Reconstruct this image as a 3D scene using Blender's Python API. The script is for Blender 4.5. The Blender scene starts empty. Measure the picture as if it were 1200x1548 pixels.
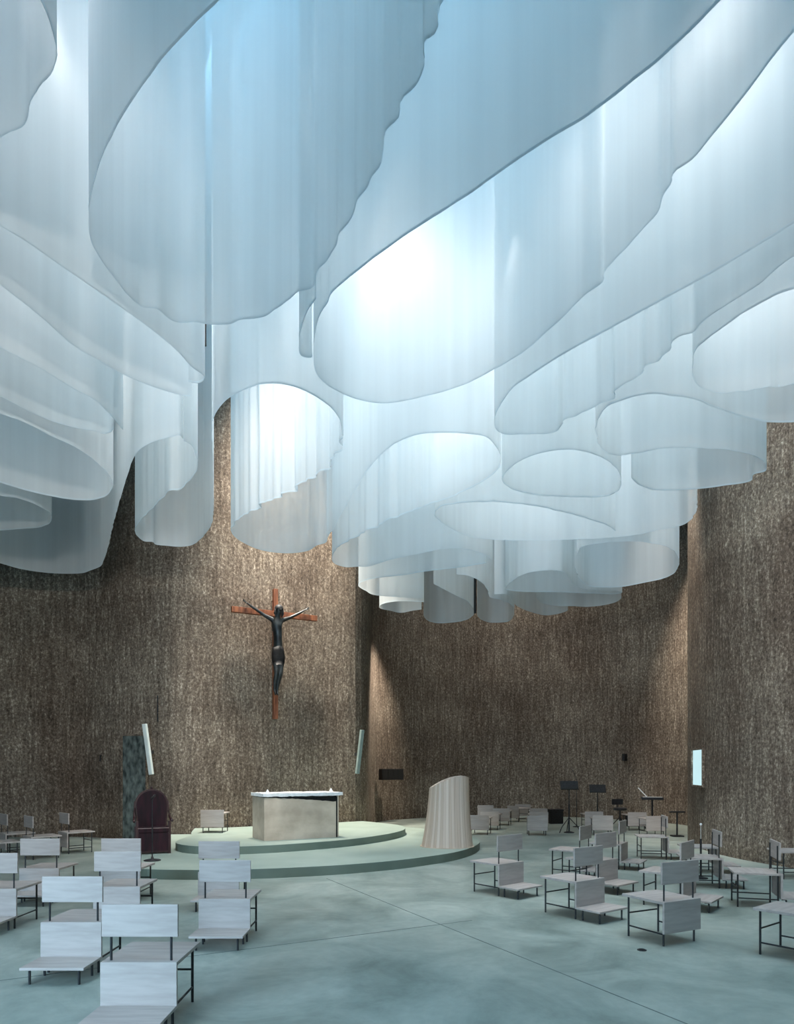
import bpy, bmesh, math, random
from mathutils import Vector, Matrix
random.seed(7)
scn = bpy.context.scene
COL = scn.collection
R = math.radians

VEILS = [
  ('white veil in the top left corner, partly outside the picture', 0.008, 0.0, False,
   [(-3.25,4.94),(-2.96,4.84),(-2.77,4.76),(-2.65,4.71),(-2.55,4.66),(-2.44,4.54),(-2.31,4.41),(-2.17,4.3),(-2.09,4.17),(-2.04,3.98),(-2.07,3.75)]),
  ('largest front veil, a tall closed loop hanging nearest at upper left', 0.03, 0.012, True,
   [(-1.01,3.91,0.002),(-1.17,4.02,0.002),(-1.43,4.22,0.002),(-1.71,4.47,0.002),(-1.98,4.75,0.002),(-2.22,5.05,0.002),(-2.44,5.41,0.002),(-2.55,5.71,0.006),(-2.55,6.05,0.01),(-2.49,6.35,0.02),(-2.44,6.51,0.025),(-2.31,6.54),(-2.2,6.72),(-1.96,6.75),(-1.77,6.77),(-1.64,6.76),(-1.53,6.7),(-1.4,6.7),(-1.14,6.53),(-0.92,6.31),(-0.74,6.22),(-0.69,6.01),(-0.58,5.86),(-0.46,5.61),(-0.27,5.27),(-0.25,5.19),(-0.12,4.91),(-0.01,4.61),(0.03,4.52),(0.14,4.37),(0.16,4.28),(0.15,4.11),(0.23,4.04),(0.3,3.91),(0.32,3.72),(0.14,3.55),(-0.27,3.49,0.002),(-0.63,3.63,0.002)]),
  ('pale veil behind the big front loop, ending in a fold', 0.002, 0.0, False,
   [(-3.48,5.06),(-3.35,5.31),(-3.22,5.54),(-3.09,5.71),(-2.95,5.97),(-2.78,6.26),(-2.59,6.6),(-2.42,6.94),(-2.31,7.23),(-2.25,7.49),(-2.17,7.66),(-2.18,7.74),(-2.29,7.82),(-2.38,7.79)]),
  ('pale veil with the second highest hem at the left edge', 0.002, 0.0, False,
   [(-3.79,5.5),(-3.69,5.86),(-3.61,6.21),(-3.48,6.62),(-3.36,7.13),(-3.23,7.35),(-3.07,7.62),(-2.84,7.86),(-2.67,7.99),(-2.52,8.07),(-2.43,8.08)]),
  ('grey white veil at left with a sharp lower right corner, third hem from the top', 0.002, 0.0, False,
   [(-4.43,6.44),(-4.27,6.78),(-4.15,7.14),(-3.94,7.49),(-3.76,7.9),(-3.62,8.15),(-3.57,8.52),(-3.57,8.9)]),
  ('pale lilac veil at the left edge with a narrow fold at its right end', 0.004, 0.0, False,
   [(-5.12,7.44),(-4.89,7.76),(-4.7,8.08),(-4.6,8.3),(-4.42,8.62),(-4.17,8.83),(-3.96,8.92),(-3.86,8.99),(-3.75,8.94),(-3.66,8.83)]),
  ('light blue veil curling back on itself at the left edge, above the dark blue one', 0.004, 0.0, False,
   [(-5.37,8.04),(-5.14,8.29),(-4.93,8.49),(-4.75,8.7),(-4.58,9.06),(-4.42,9.36),(-4.35,9.62),(-4.32,9.91),(-4.32,10.23),(-4.42,10.63),(-4.55,10.86),(-4.73,11.08),(-5.05,11.24),(-5.35,11.21),(-5.6,11.08),(-5.81,10.92),(-6.0,10.73),(-6.13,10.54),(-6.43,10.2)]),
  ('small blue veil with a squared end at the left edge, below the light blue curl', 0.01, 0.0, False,
   [(-7.06,10.56),(-6.72,10.84),(-6.42,11.05),(-6.18,11.16),(-6.03,11.47),(-6.0,11.79),(-6.12,12.11),(-6.3,12.34),(-6.55,12.51),(-6.99,12.61),(-7.37,12.68),(-8.2,12.83)]),
  ('slate blue veil with the lowest hem at left, sweeping up to a pale arch', 0.004, 0.0, False,
   [(-9.32,13.36),(-9.02,14.1),(-8.54,14.7),(-8.36,15.09),(-7.98,15.39),(-7.52,15.5),(-7.11,15.44),(-6.85,15.24),(-6.5,14.94),(-6.19,14.42),(-5.71,13.51),(-5.23,12.54),(-4.82,11.73),(-4.4,10.92),(-4.02,10.2),(-3.72,9.66),(-3.5,9.38),(-3.25,9.19),(-3.04,9.1),(-2.87,9.03),(-2.86,9.14)]),
  ('narrow tube shaped veil left of the dark slot of bare wall', 0.006, 0.0, False,
   [(-2.87,9.19),(-2.8,9.3),(-2.82,9.56),(-2.87,9.85),(-3.01,10.2),(-3.24,10.56,0.02),(-3.43,10.81,0.03),(-3.61,10.84,0.03),(-3.71,10.99,0.03),(-4.12,11.55,0.02),(-4.64,12.27,0.01),(-4.88,12.72),(-4.93,13.05),(-4.91,13.28),(-4.76,13.32),(-4.75,13.47),(-4.53,13.55),(-4.28,13.6),(-4.07,13.51),(-3.85,13.24),(-3.56,12.76),(-3.37,12.37),(-3.2,11.89),(-2.79,10.37),(-2.46,9.08),(-2.38,8.77)]),
  ('tube shaped veil with blue and white pleats, hanging above the crucifix', 0.002, 0.0, False,
   [(-2.35,8.68),(-2.3,8.57),(-2.18,8.35),(-2.0,8.12),(-1.74,7.92),(-1.55,7.83),(-1.36,7.82),(-1.16,7.9),(-0.98,8.07),(-0.81,8.33),(-0.72,8.62),(-0.71,8.83),(-0.75,9.21,0.05),(-0.83,9.56,0.06),(-1.05,10.07,0.06),(-1.23,10.27,0.07),(-1.43,10.58,0.07),(-1.71,10.86,0.08),(-2.02,11.21,0.07),(-2.26,11.44,0.07),(-2.45,11.67,0.06),(-2.74,12.01,0.05),(-3.01,12.47,0.03),(-3.07,12.61),(-3.09,13.01),(-3.0,13.36),(-2.82,13.72),(-2.58,13.93),(-2.17,14.01),(-1.8,13.84),(-1.58,13.51),(-1.4,13.36),(-1.32,13.01),(-1.26,12.83)]),
  ('wide veil with fine blue pleats in the middle, right of the pleated tube', 0.003, 0.0, False,
   [(-1.33,12.9),(-1.22,12.72),(-1.06,12.14),(-0.88,11.52),(-0.59,10.56),(-0.36,9.89),(-0.13,9.42),(0.01,9.23),(0.28,9.01),(0.57,8.97),(0.91,8.99),(1.19,9.08),(1.34,9.32),(1.44,9.56),(1.5,9.98),(1.39,10.37),(0.96,11.02,0.03),(0.33,11.64,0.045),(-0.08,12.08,0.05),(-0.39,12.47,0.05),(-0.73,12.97,0.04),(-1.02,13.36,0.03),(-1.29,13.97),(-1.37,14.6),(-1.28,14.84),(-1.1,14.99),(-0.84,14.94),(-0.65,14.94),(-0.1,14.42),(0.61,13.93),(0.94,13.72),(1.33,13.72),(1.77,14.06),(2.03,14.46)]),
  ('slender folded veil end hanging beside the big front loop', 0.004, 0.0, False,
   [(-0.76,6.41),(-0.86,6.58),(-0.97,6.88),(-1.03,7.21),(-1.02,7.29),(-0.98,7.32),(-0.92,7.32),(-0.9,7.22)]),
  ('broad white veil glowing at the centre, stretching to the top right', 0.003, 0.0, False,
   [(2.2,3.44),(2.01,3.71),(1.86,3.91),(1.71,4.15),(1.52,4.37),(1.31,4.59),(0.95,4.88),(0.51,5.28),(0.08,5.64),(-0.28,5.98),(-0.62,6.36),(-0.65,6.45),(-0.75,6.64),(-0.82,6.88),(-0.88,7.21),(-0.9,7.58),(-0.84,7.78),(-0.68,7.99),(-0.47,8.15),(-0.19,8.24),(0.04,8.2),(0.27,8.11),(0.6,7.95),(0.83,7.79),(1.07,7.54),(1.33,7.23),(1.5,6.91),(1.62,6.66),(1.74,6.36),(1.86,6.18),(1.85,6.01,0.02),(1.95,5.75,0.025),(2.04,5.41,0.03),(2.06,5.16,0.03),(2.04,5.06,0.03),(2.13,4.94),(2.19,4.75),(2.28,4.43),(2.32,4.24),(2.37,4.07),(2.44,3.82)]),
  ('long veil behind the broad glowing one, with pale pleats along its lower right run', 0.003, 0.0, False,
   [(3.45,5.16),(3.21,5.52),(2.94,5.9),(2.69,6.21),(2.56,6.36),(2.36,6.59),(2.11,6.88),(1.79,7.25),(1.62,7.48),(1.47,7.71),(1.36,7.88),(1.27,8.21),(1.23,8.54),(1.27,8.82),(1.39,8.99),(1.72,9.01,0.02),(2.09,8.92,0.03),(2.13,8.63,0.04),(2.34,8.44,0.04),(2.44,8.24,0.04),(2.55,8.11,0.04),(2.6,7.88,0.04),(2.67,7.78,0.04),(2.72,7.52,0.04),(2.84,7.3,0.04),(2.85,7.06,0.04),(2.99,6.91,0.03),(3.02,6.7),(3.14,6.48),(3.29,6.21),(3.36,5.97),(3.41,5.86),(3.57,5.34)]),
  ('pleated loop veil at the right edge, above the lit strip of wall', 0.01, 0.0, False,
   [(4.03,5.86),(3.83,6.08),(3.65,6.27),(3.52,6.38),(3.38,6.57),(3.28,6.78),(3.19,7.0),(3.15,7.16),(3.22,7.43),(3.33,7.68),(3.5,7.88,0.02),(3.7,7.99,0.05),(4.05,7.99,0.06),(4.29,7.88,0.06),(4.54,7.82,0.05),(4.99,7.57)]),
  ('round veil at right with a see-through ring of hem, touching the lit wall strip', 0.01, 0.0, False,
   [(5.71,8.54),(5.35,8.63),(5.06,8.7),(4.72,8.7),(4.34,8.57),(3.85,8.33),(3.53,8.15),(3.26,8.09),(3.0,8.04),(2.79,8.12),(2.6,8.27),(2.54,8.52),(2.57,8.82),(2.69,9.15),(2.87,9.48),(3.12,9.62),(3.35,9.54),(3.72,9.4),(4.25,9.4),(4.75,9.5),(5.12,9.68),(5.37,9.94),(5.47,10.14),(5.36,10.25),(5.43,10.49),(5.11,10.66),(4.74,10.79),(4.13,10.84),(3.8,10.66),(3.55,10.37)]),
  ('closed ring veil hanging in the middle right, left of the round one', 0.008, 0, True,
   [(1.61,10.46),(1.66,10.02),(1.85,9.68),(2.1,9.5),(2.33,9.44),(2.6,9.5),(2.9,9.68),(3.19,9.98),(3.41,10.41),(3.52,10.86),(3.38,11.08),(2.74,11.1),(2.23,11.02),(1.87,10.84)]),
  ('oval ring veil under the closed ring at centre right', 0.012, 0.0, False,
   [(4.07,12.72),(3.85,12.44),(3.17,11.95),(2.63,11.64),(2.18,11.44),(1.62,11.32),(1.1,11.35),(0.76,11.52),(0.65,11.83),(0.79,12.21),(1.04,12.61),(1.41,13.01),(2.01,13.2),(2.93,13.2),(3.82,13.12),(4.45,12.94),(4.89,12.61),(5.15,12.44),(5.21,12.08),(5.08,11.58),(4.95,11.27)]),
  ('rounded veil with a low lilac hem beside the right hand wall', 0.01, 0.0, False,
   [(3.73,14.19),(3.69,13.6),(4.15,13.32),(4.63,13.28),(5.0,13.39),(5.26,13.51),(5.53,13.76),(5.89,14.28),(6.17,14.99),(6.28,15.55),(6.18,15.93),(5.87,16.28),(5.48,16.63),(5.01,16.69),(4.66,16.57),(4.34,16.1),(3.88,14.94)]),
  ('low ring veil left of the lilac hemmed one', 0.008, 0, True,
   [(2.7,16.88),(2.72,16.05),(2.95,15.44),(3.28,15.24),(3.67,15.29),(3.91,15.66),(4.27,16.45),(4.64,16.82),(5.09,16.94),(5.52,17.01),(5.67,17.2),(5.54,17.33),(4.97,17.27),(4.02,17.14),(3.06,17.07)]),
  ('dim blue veil with a stepped hem low in the middle left', 0.008, 0.0, False,
   [(1.92,14.7),(1.45,14.99),(0.61,15.34),(0.2,15.6),(-0.51,15.88),(-0.85,16.22),(-0.93,16.57),(-0.77,17.01),(-0.59,17.4),(0.0,17.6),(0.7,17.74)]),
  ('dark blue veil hanging low under the stepped one', 0.006, 0.0, False,
   [(0.72,18.16),(0.0,18.09),(-0.39,18.38),(-0.47,18.84),(-0.19,19.16),(0.11,19.41),(0.43,19.16),(0.68,19.0)]),
  ('dark grey blue veil with the lowest hem, left of the thin black pole', 0.01, 0.0, False,
   [(0.87,16.33),(1.21,16.94),(1.47,17.4),(1.81,17.95),(2.07,18.76),(2.2,19.57),(2.13,20.18),(1.93,20.55),(1.67,20.73),(1.31,20.83),(1.02,20.64),(0.84,20.18),(0.76,19.66)]),
  ('dark grey blue veil with the lowest hem, right of the thin black pole', 0.008, 0.0, False,
   [(1.36,15.55),(1.56,15.6),(1.74,15.77),(2.01,16.22),(2.25,16.94),(2.43,17.67),(2.69,17.88),(3.02,18.31),(3.27,19.08),(3.4,20.18),(3.3,20.64),(2.85,20.73),(2.53,20.36),(2.34,19.83),(2.24,19.08)]),
  ('narrow dim veil seen between the centre rings', 0.006, 0.0, False,
   [(2.47,17.33),(2.77,17.33),(3.17,18.38),(3.53,19.0),(3.97,19.49),(4.3,19.74),(4.59,19.57),(4.77,19.16),(4.67,18.69)]),
  ('dim oval veil with a low hem beneath the low ring', 0.006, 0.0, False,
   [(3.6,17.67),(3.89,18.24),(4.42,18.61),(4.8,18.61),(5.16,18.69),(5.57,18.53),(5.81,18.16),(5.83,17.81),(5.78,17.6)]),
]


# ------------------------------------------------------------------ materials
def new_mat(name):
    m = bpy.data.materials.new(name); m.use_nodes = True
    nt = m.node_tree; nt.nodes.clear()
    out = nt.nodes.new('ShaderNodeOutputMaterial')
    return m, nt, out

def N(nt, kind, **kw):
    n = nt.nodes.new(kind)
    for k, v in kw.items():
        if k in n.inputs: n.inputs[k].default_value = v
        else: setattr(n, k, v)
    return n

def ramp(nt, stops):
    r = nt.nodes.new('ShaderNodeValToRGB')
    e = r.color_ramp.elements
    while len(e) < len(stops): e.new(.5)
    for i, (p, c) in enumerate(stops):
        e[i].position = p; e[i].color = (c[0], c[1], c[2], 1)
    return r

def coords(nt, scale, kind='Object'):
    tc = nt.nodes.new('ShaderNodeTexCoord')
    mp = nt.nodes.new('ShaderNodeMapping'); mp.inputs['Scale'].default_value = scale
    nt.links.new(tc.outputs[kind], mp.inputs['Vector'])
    return mp

def noisy(name, c1, c2, scale=(1, 1, 1), nscale=6.0, detail=4.0, rough=.6, bump=0.0, lo=.35, hi=.65, metallic=0.0, spec=.4):
    m, nt, out = new_mat(name)
    mp = coords(nt, scale)
    no = N(nt, 'ShaderNodeTexNoise', Scale=nscale, Detail=detail)
    nt.links.new(mp.outputs[0], no.inputs['Vector'])
    rp = ramp(nt, [(lo, c1), (hi, c2)])
    nt.links.new(no.outputs['Fac'], rp.inputs[0])
    b = N(nt, 'ShaderNodeBsdfPrincipled', Roughness=rough, Metallic=metallic)
    b.inputs['Specular IOR Level'].default_value = spec
    nt.links.new(rp.outputs[0], b.inputs['Base Color'])
    if bump:
        bp = N(nt, 'ShaderNodeBump', Strength=bump, Distance=.02)
        nt.links.new(no.outputs['Fac'], bp.inputs['Height']); nt.links.new(bp.outputs[0], b.inputs['Normal'])
    nt.links.new(b.outputs[0], out.inputs[0])
    return m

def mat_wall():
    m, nt, out = new_mat('ribbed_rough_concrete')
    L = nt.links.new
    mp = coords(nt, (1, 1, .75))
    fine = N(nt, 'ShaderNodeTexNoise', Scale=20.0, Detail=6.0, Roughness=.85)
    L(mp.outputs[0], fine.inputs['Vector'])
    mp2 = coords(nt, (1, 1, .10))
    rib = N(nt, 'ShaderNodeTexNoise', Scale=14.0, Detail=2.0)
    L(mp2.outputs[0], rib.inputs['Vector'])
    mp3 = coords(nt, (1, 1, .6))
    big = N(nt, 'ShaderNodeTexNoise', Scale=.55, Detail=3.0)
    L(mp3.outputs[0], big.inputs['Vector'])
    mp4 = coords(nt, (.05, .05, 1))
    band = N(nt, 'ShaderNodeTexNoise', Scale=.9, Detail=2.0)
    L(mp4.outputs[0], band.inputs['Vector'])
    add = N(nt, 'ShaderNodeMath', operation='MULTIPLY_ADD'); add.inputs[1].default_value = .8
    L(fine.outputs['Fac'], add.inputs[0])
    m2 = N(nt, 'ShaderNodeMath', operation='MULTIPLY'); m2.inputs[1].default_value = .2
    L(rib.outputs['Fac'], m2.inputs[0]); L(m2.outputs[0], add.inputs[2])
    rp = ramp(nt, [(.37, (.050, .039, .031)), (.47, (.138, .112, .089)), (.55, (.235, .197, .158)), (.64, (.60, .54, .455))])
    L(add.outputs[0], rp.inputs[0])
    tone = ramp(nt, [(.35, (.72, .66, .62)), (.65, (1.12, 1.1, 1.06))])
    L(big.outputs['Fac'], tone.inputs[0])
    tone2 = ramp(nt, [(.4, (.86, .85, .85)), (.62, (1.1, 1.1, 1.1))])
    L(band.outputs['Fac'], tone2.inputs[0])
    mx = N(nt, 'ShaderNodeMix', data_type='RGBA', blend_type='MULTIPLY'); mx.inputs[0].default_value = 1
    L(rp.outputs[0], mx.inputs[6]); L(tone.outputs[0], mx.inputs[7])
    mx2 = N(nt, 'ShaderNodeMix', data_type='RGBA', blend_type='MULTIPLY'); mx2.inputs[0].default_value = 1
    L(mx.outputs[2], mx2.inputs[6]); L(tone2.outputs[0], mx2.inputs[7])
    b = N(nt, 'ShaderNodeBsdfPrincipled', Roughness=.9)
    b.inputs['Specular IOR Level'].default_value = .15
    L(mx2.outputs[2], b.inputs['Base Color'])
    bp = N(nt, 'ShaderNodeBump', Strength=.5, Distance=.03)
    L(add.outputs[0], bp.inputs['Height']); L(bp.outputs[0], b.inputs['Normal'])
    L(b.outputs[0], out.inputs[0])
    return m

def mat_floor():
    m, nt, out = new_mat('polished_grey_green_concrete')
    L = nt.links.new
    mp = coords(nt, (1, 1, 1))
    no = N(nt, 'ShaderNodeTexNoise', Scale=.95, Detail=8.0, Roughness=.66, Distortion=.8)
    L(mp.outputs[0], no.inputs['Vector'])
    rp = ramp(nt, [(.3, FLOOR_C[0]), (.5, FLOOR_C[1]), (.72, FLOOR_C[2])])
    L(no.outputs['Fac'], rp.inputs[0])
    n2 = N(nt, 'ShaderNodeTexNoise', Scale=9.0, Detail=5.0)
    L(mp.outputs[0], n2.inputs['Vector'])
    r2 = ramp(nt, [(.35, (.93, .93, .93)), (.65, (1.04, 1.04, 1.04))])
    L(n2.outputs['Fac'], r2.inputs[0])
    mx = N(nt, 'ShaderNodeMix', data_type='RGBA', blend_type='MULTIPLY'); mx.inputs[0].default_value = 1
    L(rp.outputs[0], mx.inputs[6]); L(r2.outputs[0], mx.inputs[7])
    b = N(nt, 'ShaderNodeBsdfPrincipled')
    rr = N(nt, 'ShaderNodeMapRange'); rr.inputs['To Min'].default_value = .34; rr.inputs['To Max'].default_value = .42
    L(no.outputs['Fac'], rr.inputs['Value']); L(rr.outputs[0], b.inputs['Roughness'])
    b.inputs['Specular IOR Level'].default_value = .45
    L(mx.outputs[2], b.inputs['Base Color'])
    L(b.outputs[0], out.inputs[0])
    return m

def mat_veil(name, tint, glass=.07):
    m, nt, out = new_mat(name)
    L = nt.links.new
    mp = coords(nt, (1, 1, .02))
    no = N(nt, 'ShaderNodeTexNoise', Scale=7.0, Detail=3.0)
    L(mp.outputs[0], no.inputs['Vector'])
    rp = ramp(nt, [(.3, tuple(c*.93 for c in tint)), (.7, tint)])
    L(no.outputs['Fac'], rp.inputs[0])
    d = N(nt, 'ShaderNodeBsdfDiffuse'); t = N(nt, 'ShaderNodeBsdfTranslucent'); tr = N(nt, 'ShaderNodeBsdfTransparent')
    L(rp.outputs[0], d.inputs[0]); L(rp.outputs[0], t.inputs[0])
    a = N(nt, 'ShaderNodeMixShader'); a.inputs[0].default_value = .5
    L(d.outputs[0], a.inputs[1]); L(t.outputs[0], a.inputs[2])
    c = N(nt, 'ShaderNodeMixShader'); c.inputs[0].default_value = glass
    L(a.outputs[0], c.inputs[1]); L(tr.outputs[0], c.inputs[2])
    L(c.outputs[0], out.inputs[0])
    return m

def mat_glow(name, col, s):
    m, nt, out = new_mat(name)
    mp = coords(nt, (1, 1, 1)); no = N(nt, 'ShaderNodeTexNoise', Scale=1.5)
    nt.links.new(mp.outputs[0], no.inputs['Vector'])
    rp = ramp(nt, [(.3, tuple(c*.9 for c in col)), (.7, col)]); nt.links.new(no.outputs['Fac'], rp.inputs[0])
    e = N(nt, 'ShaderNodeEmission', Strength=s); nt.links.new(rp.outputs[0], e.inputs[0])
    nt.links.new(e.outputs[0], out.inputs[0]); return m

def mat_staves():
    m, nt, out = new_mat('pale_limed_staves')
    L = nt.links.new
    tc = nt.nodes.new('ShaderNodeTexCoord'); sp = nt.nodes.new('ShaderNodeSeparateXYZ'); L(tc.outputs['Object'], sp.inputs[0])
    at = N(nt, 'ShaderNodeMath', operation='ARCTAN2'); L(sp.outputs['Y'], at.inputs[0]); L(sp.outputs['X'], at.inputs[1])
    mu = N(nt, 'ShaderNodeMath', operation='MULTIPLY'); mu.inputs[1].default_value = 48/(2*math.pi); L(at.outputs[0], mu.inputs[0])
    fl = N(nt, 'ShaderNodeMath', operation='FLOOR'); L(mu.outputs[0], fl.inputs[0])
    wn = N(nt, 'ShaderNodeTexWhiteNoise', noise_dimensions='1D'); L(fl.outputs[0], wn.inputs['W'])
    rp = ramp(nt, [(0, (.50, .385, .30)), (.5, (.58, .465, .38)), (1, (.65, .545, .46))]); L(wn.outputs['Value'], rp.inputs[0])
    fr = N(nt, 'ShaderNodeMath', operation='FRACT'); L(mu.outputs[0], fr.inputs[0])
    gp = ramp(nt, [(0, (.72, .7, .68)), (.07, (1, 1, 1)), (.93, (1, 1, 1)), (1, (.72, .7, .68))]); L(fr.outputs[0], gp.inputs[0])
    mx = N(nt, 'ShaderNodeMix', data_type='RGBA', blend_type='MULTIPLY'); mx.inputs[0].default_value = 1
    L(rp.outputs[0], mx.inputs[6]); L(gp.outputs[0], mx.inputs[7])
    b = N(nt, 'ShaderNodeBsdfPrincipled', Roughness=.6); L(mx.outputs[2], b.inputs['Base Color']); L(b.outputs[0], out.inputs[0])
    return m

FLOOR_C = [(.165, .205, .178), (.28, .325, .285), (.415, .45, .395)]
M = {}
M['wall'] = mat_wall()
M['floor'] = mat_floor()
M['ceiling'] = noisy('white_plaster', (.70, .74, .76), (.76, .80, .82), nscale=2)
M['veil'] = mat_veil('translucent_white_fabric', (.88, .935, .955), .22)
M['hem'] = mat_veil('veil_hem_fabric', (.74, .82, .86), .02)
M['wood'] = noisy('whitewashed_plywood', (.37, .32, .29), (.455, .40, .365), (1.2, 9, 9), 2.2, 4, .5, .05)
M['steel'] = noisy('black_steel', (.016, .017, .018), (.03, .031, .033), nscale=20, rough=.45)
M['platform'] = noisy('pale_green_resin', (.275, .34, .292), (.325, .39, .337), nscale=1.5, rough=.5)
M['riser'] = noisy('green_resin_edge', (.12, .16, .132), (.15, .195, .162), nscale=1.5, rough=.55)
M['travertine'] = noisy('tan_sandstone', (.42, .34, .26), (.60, .505, .40), (1, 1, 1.3), 2.2, 6, .8, .15)
M['marble'] = noisy('white_rough_marble', (.72, .72, .72), (.86, .86, .86), nscale=14, rough=.6, bump=.5)
M['dark'] = noisy('black_gap_shade_and_fittings', (.006, .006, .006), (.014, .013, .012), nscale=30, rough=.9)  # black for the shade in the altar gaps, also grilles and socket lid
M['lectern'] = mat_staves()
M['velvet'] = noisy('dark_crimson_velvet', (.008, .001, .003), (.026, .003, .008), (3, 3, .6), 4, 3, .8)
M['darkwood'] = noisy('dark_reddish_wood', (.020, .007, .008), (.045, .014, .014), (6, 6, 1), 3, 3, .45)
M['paletrim'] = noisy('pale_edge_line', (.22, .15, .14), (.32, .24, .22), nscale=8, rough=.6)  # paler line along the front edge of the throne seat
M['crosswood'] = noisy('orange_brown_timber', (.13, .038, .017), (.29, .10, .042), (5, 5, 1.0), 3, 4, .6)
M['bronze'] = noisy('blackened_bronze', (.008, .010, .010), (.035, .040, .040), nscale=6, rough=.38, metallic=.3, spec=.6)
M['black'] = noisy('matt_black', (.008, .008, .009), (.018, .018, .02), nscale=20, rough=.6)
M['white'] = noisy('white_enamel', (.62, .68, .66), (.70, .76, .74), nscale=4, rough=.5)
M['shadebar'] = noisy('shaded_white_enamel', (.20, .26, .24), (.26, .32, .30), nscale=4, rough=.5)  # white enamel darkened to put the shade into its colour
M['paper'] = noisy('white_paper', (.75, .75, .74), (.82, .82, .81), nscale=5, rough=.8)
M['door'] = noisy('mottled_grey_green_panel', (.022, .030, .029), (.15, .18, .168), (1, 1, .5), 9, 6, .8, .3)
M['joint'] = noisy('dark_floor_joint', (.10, .125, .115), (.15, .18, .165), nscale=3, rough=.9)
M['glow'] = mat_glow('daylit_window_glass', (.62, .90, .95), .6)
M['frame'] = noisy('pale_reveal', (.42, .40, .36), (.5, .48, .43), nscale=5, rough=.7)

# ------------------------------------------------------------------ mesh helpers
def obj(name, bm, mat, parent=None, smooth=False, kind=None):
    me = bpy.data.meshes.new(name); bm.normal_update(); bm.to_mesh(me); bm.free()
    if smooth:
        for p in me.polygons: p.use_smooth = True
    o = bpy.data.objects.new(name, me); COL.objects.link(o)
    me.materials.append(mat)
    if parent: o.parent = parent
    if kind: o['kind'] = kind
    return o

def tag(o, label, cat, group=None):
    o['label'] = label; o['category'] = cat
    if group: o['group'] = group
    return o

def thing(name, label, cat, loc=(0, 0, 0), rz=0.0, group=None):
    o = bpy.data.objects.new(name, None); o.empty_display_size = .2; COL.objects.link(o)
    o.location = loc; o.rotation_euler = (0, 0, rz)
    return tag(o, label, cat, group)

def dup(root, loc, rz, label):
    r = root.copy(); COL.objects.link(r); r.location = loc; r.rotation_euler = (0, 0, rz); r['label'] = label
    for ch in list(root.children):
        c = ch.copy(); COL.objects.link(c); c.parent = r
        for g in list(ch.children):
            d = g.copy(); COL.objects.link(d); d.parent = c
    return r

def box(bm, x0, x1, y0, y1, z0, z1, bevel=0.0, mat4=None):
    r = bmesh.ops.create_cube(bm, size=1.0)
    vs = r['verts']
    T = Matrix.Translation(((x0+x1)/2, (y0+y1)/2, (z0+z1)/2)) @ Matrix.Diagonal((x1-x0, y1-y0, z1-z0, 1))
    bmesh.ops.transform(bm, matrix=T, verts=vs)
    if bevel:
        es = list({e for v in vs for e in v.link_edges})
        nb = bmesh.ops.bevel(bm, geom=es, offset=bevel, segments=2, profile=.6, affect='EDGES')
        vs = list({v for f in nb['faces'] for v in f.verts} | {v for v in vs if v.is_valid})
    if mat4 is not None: bmesh.ops.transform(bm, matrix=mat4, verts=vs)
    return bm

def tube(bm, pts, rad, seg=10, cap=True):
    pts = [Vector(p) for p in pts]; rings = []
    for i, p in enumerate(pts):
        a = pts[max(i-1, 0)]; b = pts[min(i+1, len(pts)-1)]
        t = (b-a).normalized()
        ref = Vector((0, 0, 1)) if abs(t.z) < .9 else Vector((1, 0, 0))
        u = t.cross(ref).normalized(); w = t.cross(u)
        rr = rad[i] if isinstance(rad, (list, tuple)) else rad
        rings.append([bm.verts.new(p + (u*math.cos(k*2*math.pi/seg) + w*math.sin(k*2*math.pi/seg))*rr) for k in range(seg)])
    for r0, r1 in zip(rings, rings[1:]):
        for k in range(seg): bm.faces.new((r0[k], r0[(k+1) % seg], r1[(k+1) % seg], r1[k]))
    if cap:
        bm.faces.new(rings[0][::-1]); bm.faces.new(rings[-1])
    return bm

def lathe(bm, prof, seg=32, c=(0, 0, 0)):
    rings = []
    for r, z in prof:
        rings.append([bm.verts.new((c[0]+r*math.cos(k*2*math.pi/seg), c[1]+r*math.sin(k*2*math.pi/seg), c[2]+z)) for k in range(seg)])
    for r0, r1 in zip(rings, rings[1:]):
        for k in range(seg): bm.faces.new((r0[k], r0[(k+1) % seg], r1[(k+1) % seg], r1[k]))
    bm.faces.new(rings[0][::-1]); bm.faces.new(rings[-1])
    return bm

def prism(bm, poly, z0, z1):
    a = [bm.verts.new((x, y, z0)) for x, y in poly]; b = [bm.verts.new((x, y, z1)) for x, y in poly]
    n = len(poly)
    bm.faces.new(a[::-1]); bm.faces.new(b)
    for i in range(n): bm.faces.new((a[i], a[(i+1) % n], b[(i+1) % n], b[i]))
    bmesh.ops.recalc_face_normals(bm, faces=bm.faces[:])
    return bm

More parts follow.
